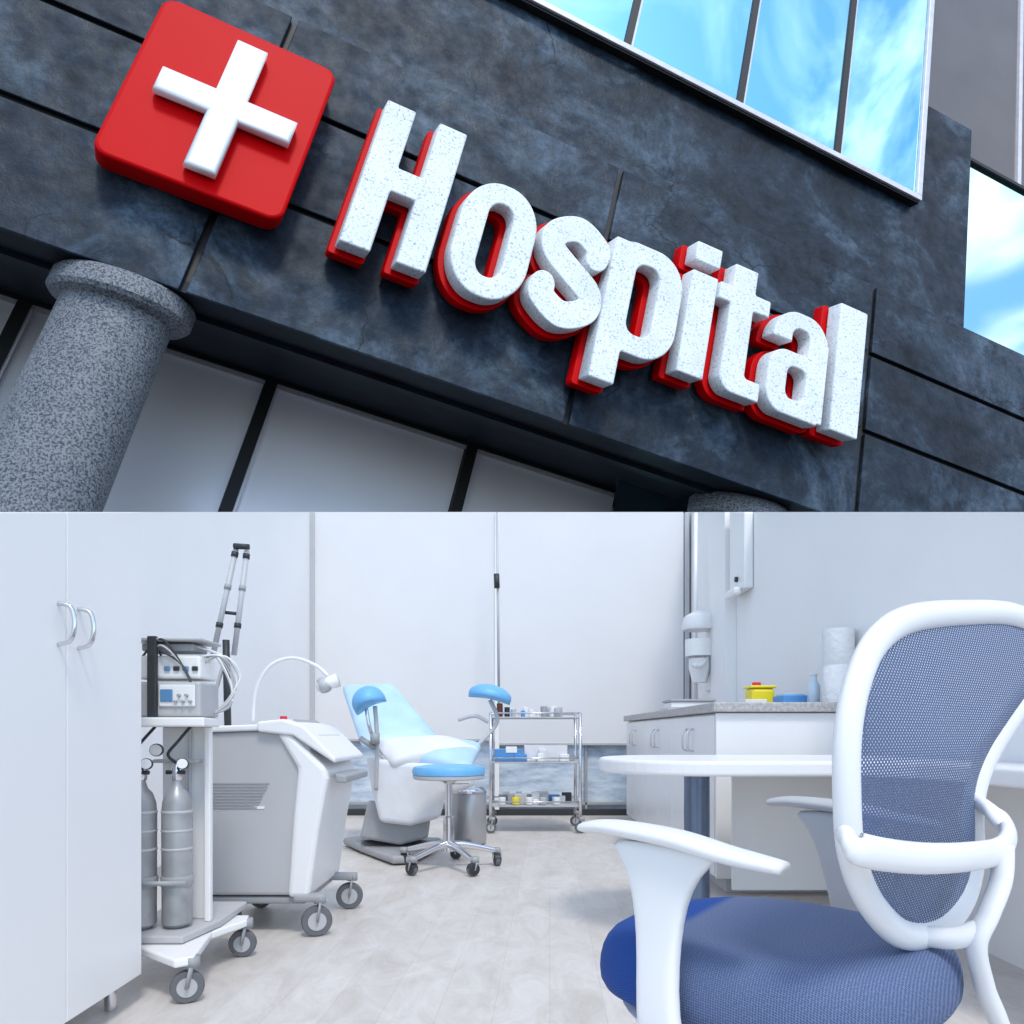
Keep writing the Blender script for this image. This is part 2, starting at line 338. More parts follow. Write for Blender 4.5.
# ---------------------------------------------------------------- exam chair
ec=grp('gynecological_exam_chair')
def cushion(name,corners,th,m,par,sub=2):
    c=[Vector(v) for v in corners]; nrm=(c[1]-c[0]).cross(c[3]-c[0]).normalized()
    if nrm.z<0: nrm=-nrm
    N=6; vs=[];fs=[]
    for s in (1,-1):
        for i in range(N+1):
            for j in range(N+1):
                u,v=i/N,j/N; p=c[0].lerp(c[1],u).lerp(c[3].lerp(c[2],u),v)
                e=(1-abs(2*u-1)**4)*(1-abs(2*v-1)**4)
                vs.append(p+nrm*s*th*(.35+.35*e))
    M=(N+1)**2
    for i in range(N):
        for j in range(N):
            a=i*(N+1)+j; fs.append((a,a+1,a+N+2,a+N+1)); fs.append((M+a,M+a+N+1,M+a+N+2,M+a+1))
    edge=[i*(N+1) for i in range(N+1)]+[N*(N+1)+j for j in range(1,N+1)]+[i*(N+1)+N for i in range(N-1,-1,-1)]+[j for j in range(N-1,0,-1)]
    for k in range(len(edge)):
        a,b=edge[k],edge[(k+1)%len(edge)]; fs.append((a,b,M+b,M+a))
    return mk(name,vs,fs,m,par,smooth=True,sub=sub)
cushion('backrest',[P(341,686,5.3),P(392,684,5.4),P(442,742,5.0),P(362,750,4.8)],.09,BLUEL,ec)
cushion('seat',[P(366,750,4.7),P(440,742,5.1),P(482,746,4.9),P(470,772,4.55)],.10,BLUEL,ec)
cushion('drape',[P(368,744,4.75),P(450,740,5.0),P(482,752,4.8),P(392,766,4.55)],.11,COVER,ec)
prism('paper_cover',[(366,756),(400,762),(478,766),(474,786),(446,796),(440,818),(410,826),(380,822),(372,790)],lambda a,b:P(a,b,4.58),lambda a,b:P(a,b,5.0),COVER,ec,bev=.03,segs=3)
prism('pedestal',[(368,800),(432,808),(428,838),(400,845),(360,838)],lambda a,b:P(a,b,4.66),lambda a,b:P(a,b,5.0),GREYP,ec,bev=.02,segs=3)
prism('base',[(-1.0,4.75),(-.72,4.32),(-.60,4.36),(-.52,4.7),(-.50,5.1),(-1.0,5.3),(-1.2,5.1)],lambda a,b:Vector((a,b,.01)),lambda a,b:Vector((a,b,.06)),GREYP,ec,bev=.02,segs=3)
def shell(name,c,rx,ry,rz,tilt,m):
    vs=[];fs=[];A=12;B=20
    q=Matrix.Rotation(tilt,3,'Y')
    for i in range(A+1):
        for j in range(B):
            t=math.pi*i/A; p=2*math.pi*j/B
            z=math.cos(t); x=math.sin(t)*math.cos(p); y=math.sin(t)*math.sin(p)
            zz=z*rz if z>0 else z*rz*.25
            v=Vector((x*rx,y*ry,zz-(.4*rz*x*x if z<=0 else 0)))
            vs.append(Vector(c)+q@v)
    for i in range(A):
        for j in range(B): fs.append((i*B+j,i*B+(j+1)%B,(i+1)*B+(j+1)%B,(i+1)*B+j))
    return mk(name,vs,fs,m,ec,smooth=True)
shell('leg_support_1',P(369,702,4.5),.105,.14,.10,-.45,BLUE)
shell('leg_support_2',P(490,696,4.95),.15,.15,.08,.2,BLUE)
tube('support_pole_1',[P(375,706,4.5),P(377,740,4.5),P(376,790,4.55)],.014,GREYL,ec)
tube('support_pole_1b',[P(366,706,4.5),P(372,735,4.5),P(392,770,4.7)],.012,CHR,ec)
tube('support_pole_2',[P(490,700,4.95),P(497,722,4.95),P(478,745,4.9)],.015,GREYL,ec)
tube('grip_1',[P(360,738,4.5),P(375,748,4.5)],.018,GREYP,ec,sm=False)
tube('grip_2',[P(458,720,4.9),P(475,716,4.9),P(488,722,4.9)],.013,GREYL,ec)
tube('knob',[P(375,733,4.47),P(375,744,4.47)],.03,GREYP,ec,sm=False)
# ---------------------------------------------------------------- stool
st=grp('swivel_stool')
sx,sy=-.375,4.27
lathe('seat',[(.02,.535),(.19,.54),(.213,.555),(.216,.58),(.205,.60),(.15,.61),(.01,.613)],(sx,sy,0),BLUE,st,48)
lathe('seat_ring',[(.205,.528),(.212,.535),(.212,.55),(.205,.553)],(sx,sy,0),GREYL,st,48)
lathe('piston',[(.032,.10),(.032,.30),(.022,.31),(.022,.50),(.07,.525),(.09,.535)],(sx,sy,0),CHR,st,24)
for k in range(5):
    a=2*math.pi*k/5+.25; d=Vector((math.cos(a),math.sin(a),0)); c=Vector((sx,sy,0))
    tube(f'foot_{k}',[c+d*.02+Vector((0,0,.14)),c+d*.12+Vector((0,0,.13)),c+d*.29+Vector((0,0,.09))],.022,CHR,st,radf=lambda t:1.15-.45*t)
    p=c+d*.295; caster(st,p.x,p.y,.035,k,a)
    lathe(f'wheel_cover_{k}',[(.03,-.02),(.034,-.018),(.034,.018),(.03,.02)],(p.x,p.y,.04),DARK,st,16,(math.cos(a),math.sin(a),0))
tube('lever',[(sx,sy,.5),(sx+.12,sy-.05,.50)],.005,CHR,st,sm=False)
# ---------------------------------------------------------------- instrument trolley
tr=grp('instrument_trolley')
X0,X1,Y0,Y1=-.17,.545,5.75,6.2
for i,(x,y) in enumerate(((X0,Y0),(X1,Y0),(X0,Y1),(X1,Y1))):
    tube(f'post_{i}',[(x,y,.09),(x,y,.96)],.013,CHR,tr,sm=False); caster(tr,x,y,.045,i,.5)
for i,z in enumerate((.93,.57,.22)):
    box(f'shelf_{i}',X0,X1,Y0,Y1,z-.012,z,GREYL,tr)
    tube(f'rail_{i}',[(X0,Y0,z+.03),(X1,Y0,z+.03),(X1,Y1,z+.03),(X0,Y1,z+.03)],.006,CHR,tr,closed=True,sm=False,n=8)
items=grp('medical_supplies')
for i in range(66):
    z=(.931,.571,.221)[(i*7)%3]; x=random.uniform(X0+.03,X1-.09); y=random.uniform(Y0+.03,Y1-.1); 
    m=random.choice([WHITE,GREYL,LAM,COVER,BLUEB,YEL if i%4==0 else GREYP,BLUEL,GREYL,DARK if i%2 else WHITE,REDP if i%5==0 else LAM])
    h=random.uniform(.03,.08 if z>.9 else .15)
    if i%3==0: cyl(f'bottle_{i}',(x,y,z),random.uniform(.014,.03),h*1.1,m,items,n=12)
    else: box(f'box_{i}',x,x+random.uniform(.04,.1),y,y+.06,z,z+h*.65,m,items)
box('blue_box_big',-.14,.08,5.78,5.95,.572,.67,BLUEB,items); box('white_lid',-.05,.04,5.775,5.9,.64,.69,LAM,items)
box('grey_crate',.1,.45,5.85,6.1,.572,.70,COVER,items); box('blue_box_low',.02,.12,5.77,5.84,.572,.63,BLUEB,items)
for i in range(5): cyl(f'jar_{i}',(-.08+.11*i,5.80,.222),.03,.06,(WHITE,YEL,LAM,GREYL,WHITE)[i],items,n=16)
cyl('tall_bottle_a',(-.10,5.85,.931),.025,.11,mat('brown_glass',(.10,.03,.015),.2),items); cyl('tall_bottle_b',(-.04,5.88,.931),.022,.08,DARK,items)
bn=grp('pedal_bin')
lathe('drum',[(.12,.01),(.125,.02),(.125,.36),(.12,.37)],(-.31,5.2,0),mat('bin_steel',(.45,.45,.46),.35,.6),bn,40)
lathe('lid',[(.128,.37),(.128,.385),(.10,.41),(.02,.42)],(-.31,5.2,0),CHR,bn,40)
box('pedal',-.34,-.28,5.04,5.09,.015,.03,DARK,bn)
# ---------------------------------------------------------------- counter
ct=grp('base_cabinet')
box('carcass',1.02,1.728,3.55,6.3,.08,.90,LAM,ct)
box('plinth',1.07,1.72,3.6,6.28,0,.08,GREYL,ct)
box('worktop',.98,1.728,3.5,6.33,.902,.95,TOPG,ct,bev=.006)
ys=[3.56,4.02,4.5,4.95,5.4,5.85,6.29]
for i in range(6):
    box(f'door_{i}',1.0,1.018,ys[i]+.004,ys[i+1]-.004,.09,.89,LAM,ct)
    yh=ys[i]+.06 if i%2 else ys[i+1]-.06
    tube(f'handle_{i}',[(1.0,yh,.70),(.97,yh,.71),(.965,yh,.76),(.97,yh,.81),(1.0,yh,.82)],.006,CHR,ct)
box('end_panel',1.0,1.727,3.528,3.548,.085,.899,LAM,ct)
it=grp('sterilizer_tray')
box('tray',1.05,1.40,4.85,5.15,.952,.97,GREYL,it); box('body',1.08,1.37,4.88,5.12,.972,1.01,WHITE,it); box('lid',1.07,1.38,4.87,5.13,1.012,1.03,GREYP,it)
yb1=grp('sharps_container')
box('bin',1.38,1.52,4.15,4.28,.952,1.06,YEL,yb1,bev=.02); box('lid',1.375,1.525,4.145,4.285,1.06,1.075,YEL,yb1,bev=.006); cyl('cap',(1.43,4.21,1.076),.025,.02,REDP,yb1)
bb=grp('glove_box')
box('carton',1.43,1.56,3.8,3.95,.952,1.0,BLUEB,bb); box('carton_b',1.50,1.62,3.98,4.1,.952,1.02,BLUEL,bb); box('carton_c',1.28,1.40,3.95,4.05,.952,.985,COVER,bb)
bt=grp('soap_bottle')
lathe('body',[(.025,.952),(.03,.96),(.03,1.05),(.015,1.075),(.015,1.10)],(1.585,3.78,0),mat('soap',(.6,.72,.82),.2),bt,20); box('pump',1.565,1.605,3.77,3.79,1.10,1.115,WHITE,bt)
pr=grp('paper_towel_roll')
lathe('roll',[(.02,.952),(.075,.953),(.076,1.13),(.07,1.14),(.076,1.15),(.076,1.32),(.02,1.322)],(1.64,3.62,0),mat('paper',(.78,.775,.77),.9,bump=.5,bscale=25),pr,40)
wdv=grp('wall_dispenser')
box('backplate',1.66,1.728,5.98,6.2,1.15,1.85,WHITE,wdv,bev=.02)
lathe('dome',[(.14,0),(.15,.03),(.13,.11),(.05,.16)],(1.57,6.02,1.66),WHITE,wdv,32)
lathe('drum',[(.12,0),(.12,.14)],(1.57,6.02,1.44),LAM,wdv,32); lathe('cup',[(.06,0),(.09,.12),(.09,.2)],(1.57,6.02,1.22),WHITE,wdv,24)
tube('arm',[(1.70,6.05,1.5),(1.55,5.9,1.36),(1.48,5.85,1.35)],.02,WHITE,wdv)
sd=grp('wall_soap_unit')  # tall soap unit on the right wall, not a lamp
prism('housing',[(5.15,1.84),(5.5,1.84),(5.5,ztop(5.5)-.0),(5.15,ztop(5.15)-.0)],lambda a,b:Vector((1.66,a,b)),lambda a,b:Vector((1.728,a,b)),WHITE,sd,bev=.01)
cyl('button',(1.66,5.3,1.93),.02,.02,DARK,sd,(-1,0,0))
box('bracket',1.60,1.66,5.2,5.42,1.80,1.86,WHITE,sd,bev=.02)
# ---------------------------------------------------------------- desk
dk=grp('desk')
pts=[]
cx,cy,rr=.70,2.93,.38
for k in range(25):
    a=math.pi/2+math.pi*k/24; pts.append((cx+rr*.9*math.cos(a),cy+rr*math.sin(a)))
pts+= [(1.25,2.55),(1.36,2.42),(1.40,2.2),(1.40,1.75),(1.725,1.75),(1.725,3.31)]
prism('top',pts,lambda a,b:Vector((a,b,.645)),lambda a,b:Vector((a,b,.700)),WHITE,dk,bev=.012,segs=3)
cyl('column',(.765,2.98,.02),.052,.624,BLUM,dk); cyl('column_foot',(.765,2.98,0),.12,.02,BLUM,dk)
box('modesty_panel',.98,1.70,3.2,3.22,.1,.644,LAM,dk)
box('side_panel',1.42,1.72,1.8,1.82,.0,.644,LAM,dk)
# ---------------------------------------------------------------- office chair
oc=grp('office_chair')
f=Vector((-.68,.733,0)); s=Vector((.733,.68,0)); C=Vector((.378,1.055,0)); CA=C+Vector((.05,.025,0))
vs=[];fs=[];NA=64
rings=[(.0,.517),(.2,.518),(.4,.521),(.7,.523),(.88,.517),(.96,.501),(1.0,.474),(1.0,.44),(.95,.42),(.5,.405),(.0,.405)]
for t,z in rings:
    for k in range(NA):
        a=2*math.pi*k/NA; e=2.6
        ca,sa=math.cos(a),math.sin(a)
        u=abs(ca)**(2/e)*math.copysign(1,ca)*.235*t; v=abs(sa)**(2/e)*math.copysign(1,sa)*.222*t
        zz=z-.012*(u/.24)**2*(1 if u>0 else -1)*t
        vs.append(C+f*u+s*v+Vector((0,0,zz)))
for i in range(len(rings)-1):
    for k in range(NA): fs.append((i*NA+k,i*NA+(k+1)%NA,(i+1)*NA+(k+1)%NA,(i+1)*NA+k))
seat=mk('seat',vs,fs,SEATF,oc,smooth=True,sub=1)
uvl=seat.data.uv_layers.new(name='UVMap')
for l in seat.data.loops:
    co=seat.data.vertices[l.vertex_index].co-C; uvl.data[l.index].uv=(co.dot(f)*300-co.dot(s)*60,(co.dot(s)+co.z)*300)
lathe('seat_pan',[(.05,.33),(.15,.345),(.20,.385),(.215,.405),(.2,.41)],tuple(C),WHITE,oc,40)
cyl('piston',(C.x,C.y,.1),.028,.25,CHR,oc)
for k in range(5):
    a=2*math.pi*k/5+.5; d=Vector((math.cos(a),math.sin(a),0))
    tube(f'base_leg_{k}',[C+Vector((0,0,.13)),C+d*.15+Vector((0,0,.12)),C+d*.29+Vector((0,0,.09))],.025,WHITE,oc,radf=lambda t:1.1-.4*t)
    p=C+d*.30; caster(oc,p.x,p.y,.03,k,a)
def arm(tag,off,mtop):
    B=CA+s*off
    z=.660
    padp=[B+f*.182+Vector((0,0,z+.006)),B+f*.13+Vector((0,0,z+.011)),B+f*.03+Vector((0,0,z+.006)),B-f*.05+Vector((0,0,z-.006)),B-f*.115+Vector((0,0,z-.012))]
    tube(f'pad_{tag}',padp,.027,mtop,oc,r2=.0115,ref=(0,0,1),n=16,radf=lambda t:.36+.68*math.sin(math.pi*min(1,.06+t*.84))**.7)
    k=-1 if off<0 else 1
    stn=[(.045,.10,z+.0,0),(.048,.068,z-.022,0),(.050,.046,z-.055,.002),(.049,.034,z-.10,.006),(.045,.029,z-.15,.014),(.038,.029,z-.21,.026),(.024,.034,z-.27,.030),(.005,.042,z-.33,.022),(-.01,.045,z-.40,.0)]
    vs=[];fs=[];M=20
    for (cu,hw,zz,o) in stn:
        for q in range(M):
            t=2*math.pi*q/M; e=.55
            cx_=abs(math.cos(t))**e*math.copysign(1,math.cos(t)); sy_=abs(math.sin(t))**e*math.copysign(1,math.sin(t))
            vs.append(B+s*(k*o+sy_*.0125)+f*(cu+cx_*hw)+Vector((0,0,zz)))
    for i in range(len(stn)-1):
        for q in range(M): fs.append((i*M+q,i*M+(q+1)%M,(i+1)*M+(q+1)%M,(i+1)*M+q))
    fs+=[tuple(range(M)),tuple(range((len(stn)-1)*M,len(stn)*M))]
    mk(f'arm_support_{tag}',vs,fs,mtop,oc,smooth=True,sub=1)
    tube(f'arm_bracket_{tag}',[B+Vector((0,0,.275)),C+Vector((0,0,.345))],.022,mtop,oc,sm=False)
arm('near',-.275,WHITE); arm('far',.265,GREYL)
def bd(a): return .80+.30*(a-850)/160
loop=[(847,800),(848,732),(859,678),(878,640),(910,619),(962,613),(1012,615),(1046,634),(1044,668),(1018,708),(992,748),(977,785),(973,820),(974,860),(964,900),(937,931),(902,934),(870,902),(852,856)]
L3=[P(a,b,bd(a)) for a,b in loop]
tube('back_frame',L3,.0185,WHITE,oc,closed=True,r2=.013,ref=(.55,-.83,0),n=16)
lp=smoothpath(L3,8,True); cen=sum(lp,Vector())/len(lp)
vs=[];fs=[];K=10
sb=Vector((.79,.61,0))
for i in range(K+1):
    for p in lp:
        t=i/K; q=cen.lerp(p,t); q=q+Vector((-.61,.79,0))*(-.02)*(1-t*t)
        vs.append(q)
n=len(lp)
for i in range(K):
    for k in range(n): fs.append((i*n+k,i*n+(k+1)%n,(i+1)*n+(k+1)%n,(i+1)*n+k))
mo=mk('back_mesh',vs,fs,MESHF,oc,smooth=True)
uvl=mo.data.uv_layers.new(name='UVMap')
for l in mo.data.loops:
    co=mo.data.vertices[l.vertex_index].co; uvl.data[l.index].uv=((co.dot(sb)+co.z)*150,(co.z-co.dot(sb))*150)
tube('lumbar_bracket',[P(846,836,.765),P(862,850,.75),P(915,858,.80),P(965,857,.86),P(1000,850,.93),P(1008,832,.98),P(992,812,1.0),P(972,800,1.03)],.018,WHITE,oc,r2=.010,ref=(.55,-.83,0),n=16)
tube('back_stem',[P(1003,846,.92),P(1001,880,.91),P(988,915,.90),P(976,945,.90),P(984,985,.92),P(1002,1050,.95),P(960,1120,1.0)],.015,WHITE,oc,r2=.012,n=14)
tube('back_stem_b',[P(925,936,.93),P(955,938,.91),P(980,930,.90)],.014,WHITE,oc,n=14)
tube('seat_link',[P(1002,1050,.95),C+Vector((0,0,.36))],.022,WHITE,oc,sm=False)

# ================================================================ HOSPITAL BUILDING
Hd=Vector((2468,720,-527)).normalized(); Vd=Vector((538,720,2519)).normalized(); Wd=Vector((382,-720,-173)).normalized()
O=P(345,235,16.0); CAM=Vector((0,0,CH))
def fp(u,v,w): return O+Hd*u+Vd*v+Wd*w
def uv(a,b,w=0):
    r=Vector(((a-512)/F,1,-(b-733)/F)); M=np.array([list(Hd),list(Vd),[-x for x in r]]).T
    rhs=np.array(list(CAM-O-Wd*w)); x=np.linalg.solve(M,rhs); return float(x[0]),float(x[1])
hb=grp('hospital_building')
def slab(name,poly,w0,w1,m,par=hb,bev=0,**k):
    return prism(name,poly,lambda a,b:fp(a,b,w0),lambda a,b:fp(a,b,w1),m,par,bev=bev,**k)
def rect(u0,u1,v0,v1): return [(u0,v0),(u1,v0),(u1,v1),(u0,v1)]
vT=uv(620,168)[1]; vA=uv(345,128)[1]; vB=uv(50,112)[1]; vb=uv(400,366)[1]
us=[-14]+[uv(195,260)[0],uv(590,315)[0],uv(866,400)[0]]+[40]
gp=.075
rows=[(vb,vB),(vB,vA),(vA,vT)]
for j in range(4):
    for i,(a,b) in enumerate(rows):
        slab(f'fascia_panel_{j}_{i}',rect(us[j]+gp,us[j+1]-gp,a+gp*(i>0),b-gp*(i<2)),-.12,0,SLATE,bev=.025)
slab('fascia_core',rect(-14,40,vb+.05,vT-.05),-1.2,-.13,BLACK)
wg=-4.4
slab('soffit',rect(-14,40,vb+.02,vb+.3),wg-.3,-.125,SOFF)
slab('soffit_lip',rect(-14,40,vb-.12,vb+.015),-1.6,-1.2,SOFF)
hv=uv(400,424,wg)[1]
slab('lintel',rect(-14,40,hv,vb+.3),wg-.2,wg+.12,BLACK)
slab('glazing',rect(-14,40,-16,hv),wg-.15,wg-.1,LOWG)
for i,(a,b) in enumerate(((247,450),(463,480),(12,330),(690,500))):
    u=uv(a,b,wg)[0]; slab(f'mullion_{i}',rect(u-.15,u+.15,-16,hv),wg-.1,wg+.1,BLACK)
    slab(f'mullion_edge_{i}',rect(u+.151,u+.22,-16,hv-.121),wg-.1,wg+.05,SILVER)
slab('mullion_trim',rect(-14,40,hv-.12,hv-.002),wg-.099,wg+.02,GREYP)
wu=-.55
uc=uv(968,220,wu)[0]; vn=uv(950,118,wu)[1]; uw=uv(926,130,wu)[0]
slab('upper_wall',[(-14,vT-.5),(uc,vT-.5),(uc,vn),(uw,vn),(uw,vn+30),(-14,vn+30)],wu-.6,wu,SLATE)
wb=wu+.25
vs0=uv(720,99,wb)[1]; ur=uv(922,160,wb)[0]
mu=[uv(630,30,wb)[0],uv(740,95,wb)[0],uv(837,145,wb)[0]]
stp=mu[1]-mu[0]
edges=[mu[0]-3*stp,mu[0]-2*stp,mu[0]-stp]+mu+[ur]
slab('window_bay_backing',rect(edges[0],ur-.02,vs0+.02,vs0+14),wu+.002,wb-.06,BLACK)
slab('window_sill_frame',rect(edges[0],ur,vs0-.02,vs0+.19),wu+.004,wb+.10,SILVER,bev=.02)
slab('window_side_frame',rect(ur-.2,ur,vs0+.192,vs0+14),wu+.004,wb+.10,SILVER,bev=.02)
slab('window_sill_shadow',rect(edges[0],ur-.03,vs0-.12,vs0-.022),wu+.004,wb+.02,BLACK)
for i in range(len(edges)-1):
    a=edges[i]+.10; b=edges[i+1]-(.10 if i<len(edges)-2 else .22)
    slab(f'window_pane_{i}',rect(a,b,vs0+.195,vs0+14),wb-.055,wb+.0,GLASS,bev=.01)
    if i: slab(f'window_bar_{i}',rect(edges[i]+.10,edges[i]+.17,vs0+.195,vs0+14),wb+.001,wb+.05,SILVER); slab(f'window_gasket_{i}',rect(edges[i]-.10,edges[i]+.098,vs0+.195,vs0+14),wb-.05,wb+.08,BLACK)
wr=-3.2
vsplit=uv(990,172,wr)[1]; um=uv(1018,120,wr)[0]
slab('wing_glass_upper',rect(uc-9,um-.1,vsplit+.1,40),wr-.1,wr,GLASS2)
slab('wing_glass_upper_b',rect(um+.1,40,vsplit+.1,40),wr-.1,wr,GLASS2)
slab('wing_frame_v',rect(um-.1,um+.1,vsplit,40),wr-.1,wr+.1,SILVER)
slab('wing_frame_h',rect(uc-9,40,vsplit-.08,vsplit+.08),wr-.1,wr+.12,BLACK)
slab('wing_glass_lower',rect(uc-9,40,-5,vsplit-.08),wr-.1,wr,mat('wing_glass',(.62,.92,1.0),.05,1.0))
def column(name,a,b,w,r):
    cu,_=uv(a,b,w); o=grp(name); vs=[];fs=[];N=64
    prof=[(r*1.0,vb-16),(r*.80,vb-1.5),(r*.80,vb-.66),(r*.85,vb-.62),(r*.97,vb-.58),(r*1.03,vb-.48),(r*1.03,vb-.12),(r*.99,vb-.03),(r*.9,vb+.018)]
    for rr,v in prof:
        for k in range(N):
            t=2*math.pi*k/N; vs.append(fp(cu+rr*math.cos(t),v,w+rr*math.sin(t)))
    for i in range(len(prof)-1):
        for k in range(N): fs.append((i*N+k,i*N+(k+1)%N,(i+1)*N+(k+1)%N,(i+1)*N+k))
    fs.append(tuple(range((len(prof)-1)*N,len(prof)*N)))
    q=mk('shaft',vs,fs,GRANITE,o,smooth=True); m=q.modifiers.new('e','EDGE_SPLIT'); m.split_angle=math.radians(38)
    return o
column('stone_column',114,322,-1.2,1.36)
column('stone_column',735,530,-1.6,1.2)
# ------------------------------------------------ lettering by implicit outlines
def rb(x,y,x0,x1,y0,y1,r=0):
    cx,cy=(x0+x1)/2,(y0+y1)/2; hx,hy=(x1-x0)/2,(y1-y0)/2; r=min(r,hx,hy)
    qx=np.abs(x-cx)-hx+r; qy=np.abs(y-cy)-hy+r
    return np.hypot(np.maximum(qx,0),np.maximum(qy,0))+np.minimum(np.maximum(qx,qy),0)-r
U=np.minimum; I=np.maximum
def stroke(x,y,pts,r):
    d=np.full(x.shape,9.)
    for (ax,ay),(bx,by) in zip(pts[:-1],pts[1:]):
        dx,dy=bx-ax,by-ay; t=np.clip(((x-ax)*dx+(y-ay)*dy)/(dx*dx+dy*dy+1e-9),0,1)
        d=np.minimum(d,np.hypot(x-ax-t*dx,y-ay-t*dy))
    return d-r
def cm(pts,n=10): return [(p.x,p.y) for p in smoothpath([(a,b,0) for a,b in pts],n)]
ST=.20
def L_H(x,y,W): return U(U(rb(x,y,0,ST+.025,0,1),rb(x,y,W-ST-.025,W,0,1)),rb(x,y,.1,W-.1,.42,.585))
def L_o(x,y,W): return I(rb(x,y,0,W,-.015,.775,W*.47),-rb(x,y,ST,W-ST,.125,.635,.09))
def L_s(x,y,W):
    p=cm([(W-.10,.54),(W-.105,.605),(W*.5,.685),(.11,.605),(.115,.49),(W*.5,.385),(W-.105,.28),(W-.10,.16),(W*.5,.075),(.10,.155),(.095,.225)])
    return stroke(x,y,p,.092)
def L_p(x,y,W):
    ring=I(rb(x,y,-.06,W,-.015,.775,W*.42),-rb(x,y,ST,W-ST,.125,.635,.08))
    ring=I(ring,-(x-.1))
    return U(ring,rb(x,y,0,ST,-.25,.76))
def L_i(x,y,W): return U(rb(x,y,0,W,0,.76),rb(x,y,0,W,.835,.985))
def L_t(x,y,W):
    s_=rb(x,y,.1,.1+ST,.08,.94); c=rb(x,y,0,W,.63,.76)
    fo=I(rb(x,y,.1,W+.3,-.01,.3,.12),-rb(x,y,.1+ST,W+.6,.125,.6,.03)); fo=I(fo,x-W)
    return U(U(s_,c),fo)
def L_a(x,y,W):
    top=I(rb(x,y,.01,W,.2,.775,W*.42),-rb(x,y,ST,W-ST,.1,.65,.07)); top=I(top,-(y-.53))
    top=U(top,rb(x,y,W-ST,W,.0,.60))
    low=I(rb(x,y,0,W+.15,-.015,.46,.17),-rb(x,y,ST-.01,W-ST,.11,.35,.06)); low=I(low,x-W+.05)
    return U(top,low)
def L_l(x,y,W): return rb(x,y,0,W,0,1)
def contours(fn,W,level=0.,step=.0125):
    xs=np.arange(-.12,W+.12,step); ys=np.arange(-.38,1.13,step)
    X,Y=np.meshgrid(xs+.0031,ys+.0017,indexing='ij'); D=fn(X,Y,W)-level
    pts={};adj={}
    def ek(i,j,k,l):
        key=(i,j,k,l)
        if key not in pts:
            a,b=D[i,j],D[k,l]; t=a/(a-b)
            pts[key]=(X[i,j]+(X[k,l]-X[i,j])*t,Y[i,j]+(Y[k,l]-Y[i,j])*t)
        return key
    S=D<0
    for i in range(len(xs)-1):
        for j in range(len(ys)-1):
            c=(S[i,j],S[i+1,j],S[i+1,j+1],S[i,j+1]); n=sum(c)
            if n in(0,4): continue
            e=[]
            if c[0]!=c[1]: e.append(ek(i,j,i+1,j))
            if c[1]!=c[2]: e.append(ek(i+1,j,i+1,j+1))
            if c[3]!=c[2]: e.append(ek(i,j+1,i+1,j+1))
            if c[0]!=c[3]: e.append(ek(i,j,i,j+1))
            prs=[(e[0],e[1])] if len(e)==2 else [(e[0],e[1]),(e[2],e[3])]
            for a,b in prs: adj.setdefault(a,[]).append(b); adj.setdefault(b,[]).append(a)
    loops=[];seen=set()
    for st_ in adj:
        if st_ in seen: continue
        lp=[st_];seen.add(st_);cur=st_
        while True:
            nx=[q for q in adj[cur] if q not in seen]
            if not nx: break
            cur=nx[0];seen.add(cur);lp.append(cur)
        P2=[pts[k] for k in lp]
        # merge points that lie closer than a third of a cell (avoids slivers)
        Q=[P2[0]]
        for q in P2[1:]:
            if math.hypot(q[0]-Q[-1][0],q[1]-Q[-1][1])>step*.35: Q.append(q)
        out=[]
        for k in range(len(Q)):
            a,b,c=Q[k-1],Q[k],Q[(k+1)%len(Q)]
            if abs((b[0]-a[0])*(c[1]-b[1])-(b[1]-a[1])*(c[0]-b[0]))>2e-7: out.append(b)
        if len(out)>3: loops.append(out)
    return loops
def letter_mesh(name,loops,u0,v0,sx_,sy_,w0,w1,bev,m,par):
    cu=bpy.data.curves.new(name,'CURVE'); cu.dimensions='2D'; cu.fill_mode='BOTH'
    for lp in loops:
        sp=cu.splines.new('POLY'); sp.points.add(len(lp)-1); sp.use_cyclic_u=True
        for k,(a,b) in enumerate(lp): sp.points[k].co=(a*sx_,b*sy_,0,1)
    cu.extrude=(w1-w0)/2-bev; cu.bevel_depth=bev; cu.bevel_resolution=2; cu.offset=-bev
    o=bpy.data.objects.new(name+'_c',cu); COL.objects.link(o)
    dg=bpy.context.evaluated_depsgraph_get(); me=bpy.data.meshes.new_from_object(o.evaluated_get(dg))
    bpy.data.objects.remove(o)
    for v in me.vertices: v.co=fp(u0+v.co.x,v0+v.co.y,(w0+w1)/2+v.co.z)
    me.materials.clear(); me.materials.append(m)
    q=bpy.data.objects.new(name,me); COL.objects.link(q); q.parent=par
    return q
sign=grp('hospital_lettering_sign')
wf=.95
u0,v0=uv(340,240,wf); vt=uv(386,98,wf)[1]; cap=vt-v0
spans=[('H',L_H,.64,(339,240),(426,273)),('o',L_o,.60,(450,250),(537,235)),('s',L_s,.56,(531,280),(607,275)),('p',L_p,.60,(602,310),(682,300)),
('i',L_i,.22,(685,320),(711,330)),('t',L_t,.44,(716,318),(768,330)),('a',L_a,.58,(767,380),(826,385)),('l',L_l,.22,(835,372),(863,378))]
for nm,fn,Wn,a,b in spans:
    ua=uv(*a,wf)[0]; ub=uv(*b,wf)[0]; sxx=(ub-ua)/Wn
    bv=.03 if nm=='s' else .045
    letter_mesh('letter_'+nm,contours(fn,Wn),ua,v0,sxx,cap,.50,wf,bv,LETTER,sign)
    letter_mesh('backing_'+nm,contours(fn,Wn,.022),ua-.04,v0-.03,sxx,cap,.16,.46,.02,REDB,sign)
cs=grp('red_cross_sign')
ws=.75
q=[uv(a,b,ws) for a,b in ((158,-9),(337,71),(283,225),(98,151))]
